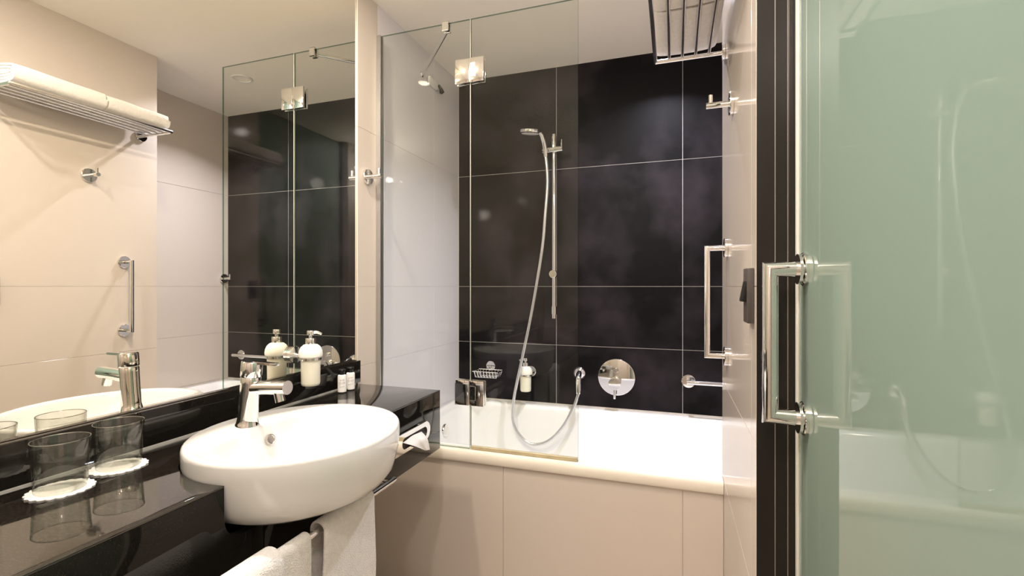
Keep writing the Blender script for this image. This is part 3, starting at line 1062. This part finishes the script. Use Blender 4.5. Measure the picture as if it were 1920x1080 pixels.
build('knob', bm, M['chrome'], sr)
bm = NB()
tube(bm, [(-0.618, 2.318, 0.678), (-0.518, 2.318, 0.682)], 0.0145, 20)
s_ = build('slider', bm, M['chrome'], sr)
bm = NB(); tube(bm, [(-0.524, 2.318, 0.690), (-0.524, 2.318, 0.728)], 0.0035, 10)
build('slider_lever', bm, M['chrome'], s_)

hs = thing('hand_shower', 'round chrome hand shower head resting in the slide rail holder', 'shower head', (-0.64, 2.27, 0.66))
hc = Vector((-0.657, 2.225, 0.752))
ax = Vector((0.10, -0.18, 1.0)).normalized()
bm = NB()
lathe(bm, [(0.0, -0.010), (0.046, -0.010), (0.0515, -0.007), (0.053, 0.0), (0.051, 0.007), (0.044, 0.011), (0.0, 0.013)], hc, ax, 40)
build('head', bm, M['chrome'], hs)
bm = NB()
lathe(bm, [(0.0, -0.0125), (0.040, -0.0125), (0.043, -0.0102)], hc, ax, 36)
build('spray_face', bm, M['plastic_white'], hs, label='pale spray face')
bm = NB()
tube(bm, [hc + Vector((0.040, 0.012, 0.000)), (-0.606, 2.250, 0.735), (-0.600, 2.272, 0.700), (-0.597, 2.283, 0.668), (-0.596, 2.287, 0.640)], [0.0085, 0.0105, 0.0115, 0.012, 0.0105], 18)
build('grip', bm, M['chrome'], hs)

def smooth_path(P, k=6):
    P = [Vector(p) for p in P]
    out = []
    for i in range(len(P) - 1):
        a, b, c, d = P[max(0, i - 1)], P[i], P[i + 1], P[min(len(P) - 1, i + 2)]
        for j in range(k):
            t = j / k
            out.append(0.5 * ((2 * b) + (c - a) * t + (2 * a - 5 * b + 4 * c - d) * t * t + (3 * b - a - 3 * c + d) * t ** 3))
    out.append(P[-1])
    return out
path = [(-0.596, 2.289, 0.640), (-0.588, 2.290, 0.519), (-0.600, 2.290, 0.350), (-0.616, 2.290, 0.178), (-0.666, 2.290, -0.114), (-0.716, 2.285, -0.356), (-0.757, 2.283, -0.546),
        (-0.766, 2.281, -0.652), (-0.749, 2.279, -0.716), (-0.701, 2.278, -0.768), (-0.646, 2.279, -0.783), (-0.577, 2.282, -0.756),
        (-0.510, 2.285, -0.684), (-0.459, 2.292, -0.589), (-0.436, 2.300, -0.520)]
bm = NB()
pp = smooth_path(path, 8)
tube(bm, pp, 0.0078, 14)
ho = build('shower_hose', bm, M['hose'])
tag(ho, 'long silver shower hose looping down into the tub', 'hose')

el = thing('wall_outlet', 'round chrome hose outlet elbow on the dark tiled wall', 'shower outlet', (-0.445, YB, -0.45))
bm = NB()
lathe(bm, [(0.0335, 0.0005), (0.0335, 0.008), (0.031, 0.014), (0.020, 0.024), (0.012, 0.030), (0.0, 0.032)], (-0.448, YB, -0.437), (0, -1, 0), 36)
build('rosette', bm, M['chrome'], el)
bm = NB()
tube(bm, [(-0.446, YB - 0.010, -0.430), (-0.442, YB - 0.050, -0.436), (-0.440, YB - 0.078, -0.455), (-0.437, YB - 0.091, -0.490), (-0.436, YB - 0.093, -0.521)], [0.013, 0.014, 0.0135, 0.0125, 0.0120], 18)
build('elbow', bm, M['chrome'], el)

mx = thing('shower_mixer', 'large round chrome shower mixer plate with lever on the dark wall', 'shower mixer', (-0.265, YB, -0.55))
mc = Vector((-0.264, YB, -0.446))
bm = NB()
lathe(bm, [(0.0905, 0.0005), (0.0905, 0.006), (0.089, 0.0085), (0.086, 0.0095), (0.0, 0.0098)], mc, (0, -1, 0), 56)
build('plate', bm, M['chrome'], mx)
bm = NB()
lathe(bm, [(0.030, 0.0100), (0.030, 0.050), (0.0285, 0.0535), (0.0, 0.054)], mc + Vector((-0.004, 0, -0.026)), (0, -1, 0), 36)
kn = build('knob', bm, M['chrome'], mx)
bm = NB()
tube(bm, [mc + Vector((-0.004, -0.042, -0.050)), mc + Vector((-0.005, -0.045, -0.098))], 0.0068, 14)
build('lever', bm, M['chrome'], kn)
bm = NB()
lathe(bm, [(0.0125, 0.0100), (0.0125, 0.024), (0.011, 0.026), (0.0, 0.0262)], mc + Vector((-0.002, 0, 0.036)), (0, -1, 0), 24)
build('diverter_button', bm, M['chrome'], mx)

sb = thing('soap_basket', 'chrome wire soap basket on the dark tiled wall', 'soap basket', (-0.92, YB, -0.47))
w0, w1, wy0, wy1, wz1, wz0 = -0.985, -0.848, 2.283, 2.365, -0.440, -0.468
bm = NB()
tube(bm, [(w0, wy0, wz1), (w1, wy0, wz1), (w1, wy1, wz1), (w0, wy1, wz1)], 0.0026, 8, closed=True)
build('rim_wire', bm, M['chrome'], sb)
for i in range(8):
    x = w0 + 0.010 + (w1 - w0 - 0.020) * i / 7
    bm = NB()
    tube(bm, [(x, wy0, wz1), (x, wy0 + 0.009, wz0), (x, wy1 - 0.009, wz0), (x, wy1, wz1)], 0.0017, 6)
    build('wire', bm, M['chrome'], sb)
for i in range(3):
    y = wy0 + 0.012 + (wy1 - wy0 - 0.024) * i / 2
    bm = NB()
    tube(bm, [(w0, y, wz1), (w0 + 0.012, y, wz0 - 0.003), (w1 - 0.012, y, wz0 - 0.003), (w1, y, wz1)], 0.0017, 6)
    build('wire', bm, M['chrome'], sb)
bm = NB()
lathe(bm, [(0.0255, 0.0005), (0.0255, 0.009), (0.024, 0.0105), (0.0, 0.0105)], (-0.925, YB, -0.424), (0, -1, 0), 32)
build('flange', bm, M['chrome'], sb)
bm = NB()
tube(bm, [(-0.925, YB - 0.008, -0.428), (-0.925, wy1, wz1)], 0.006, 12)
build('arm', bm, M['chrome'], sb)

gl = thing('fill_lamp', 'added fill lamp, out of view, hanging from the ceiling near the camera', 'lamp', (-0.10, 0.05, CEIL - 0.2))  # unseen lamp body added around the fill light
bm = NB(); tube(bm, [(-0.10, 0.05, CEIL - 0.0005), (-0.10, 0.05, CEIL - 0.20)], 0.004, 10)
build('cord', bm, M['plastic_black'], gl)
bm = NB(); lathe(bm, [(0.0, -0.0005), (0.045, -0.0005), (0.045, -0.012), (0.038, -0.018), (0.0, -0.018)], (-0.10, 0.05, CEIL), (0, 0, 1), 28)
build('ceiling_rose', bm, M['lens'], gl)
bm = NB(); lathe(bm, [(0.0, -0.195), (0.014, -0.197), (0.018, -0.205), (0.018, -0.226), (0.0, -0.227)], (-0.10, 0.05, CEIL), (0, 0, 1), 24)
build('bulb_socket', bm, M['plastic_black'], gl)

# ------------------------------------------------------------------ ceiling downlight rings
for i, (x, y, p, c, sp) in enumerate(LAMPS):
    lab = ['round white recessed ceiling lamp above the wash basin', 'round white recessed ceiling lamp in the middle of the room',
           'round white recessed ceiling lamp above the tub',
           ][i]
    bm = NB()
    n = 40
    pr_ = [(0.040, -0.0005), (0.052, -0.0005), (0.053, -0.003), (0.050, -0.006), (0.042, -0.006), (0.040, -0.003)]
    loft(bm, [[(x + r * math.cos(2 * PI * j / n), y + r * math.sin(2 * PI * j / n), CEIL + h) for r, h in pr_] for j in range(n + 1)])
    tag(build('ceiling_downlight', bm, M['lens']), lab, 'ceiling lamp', 'ceiling lamps')
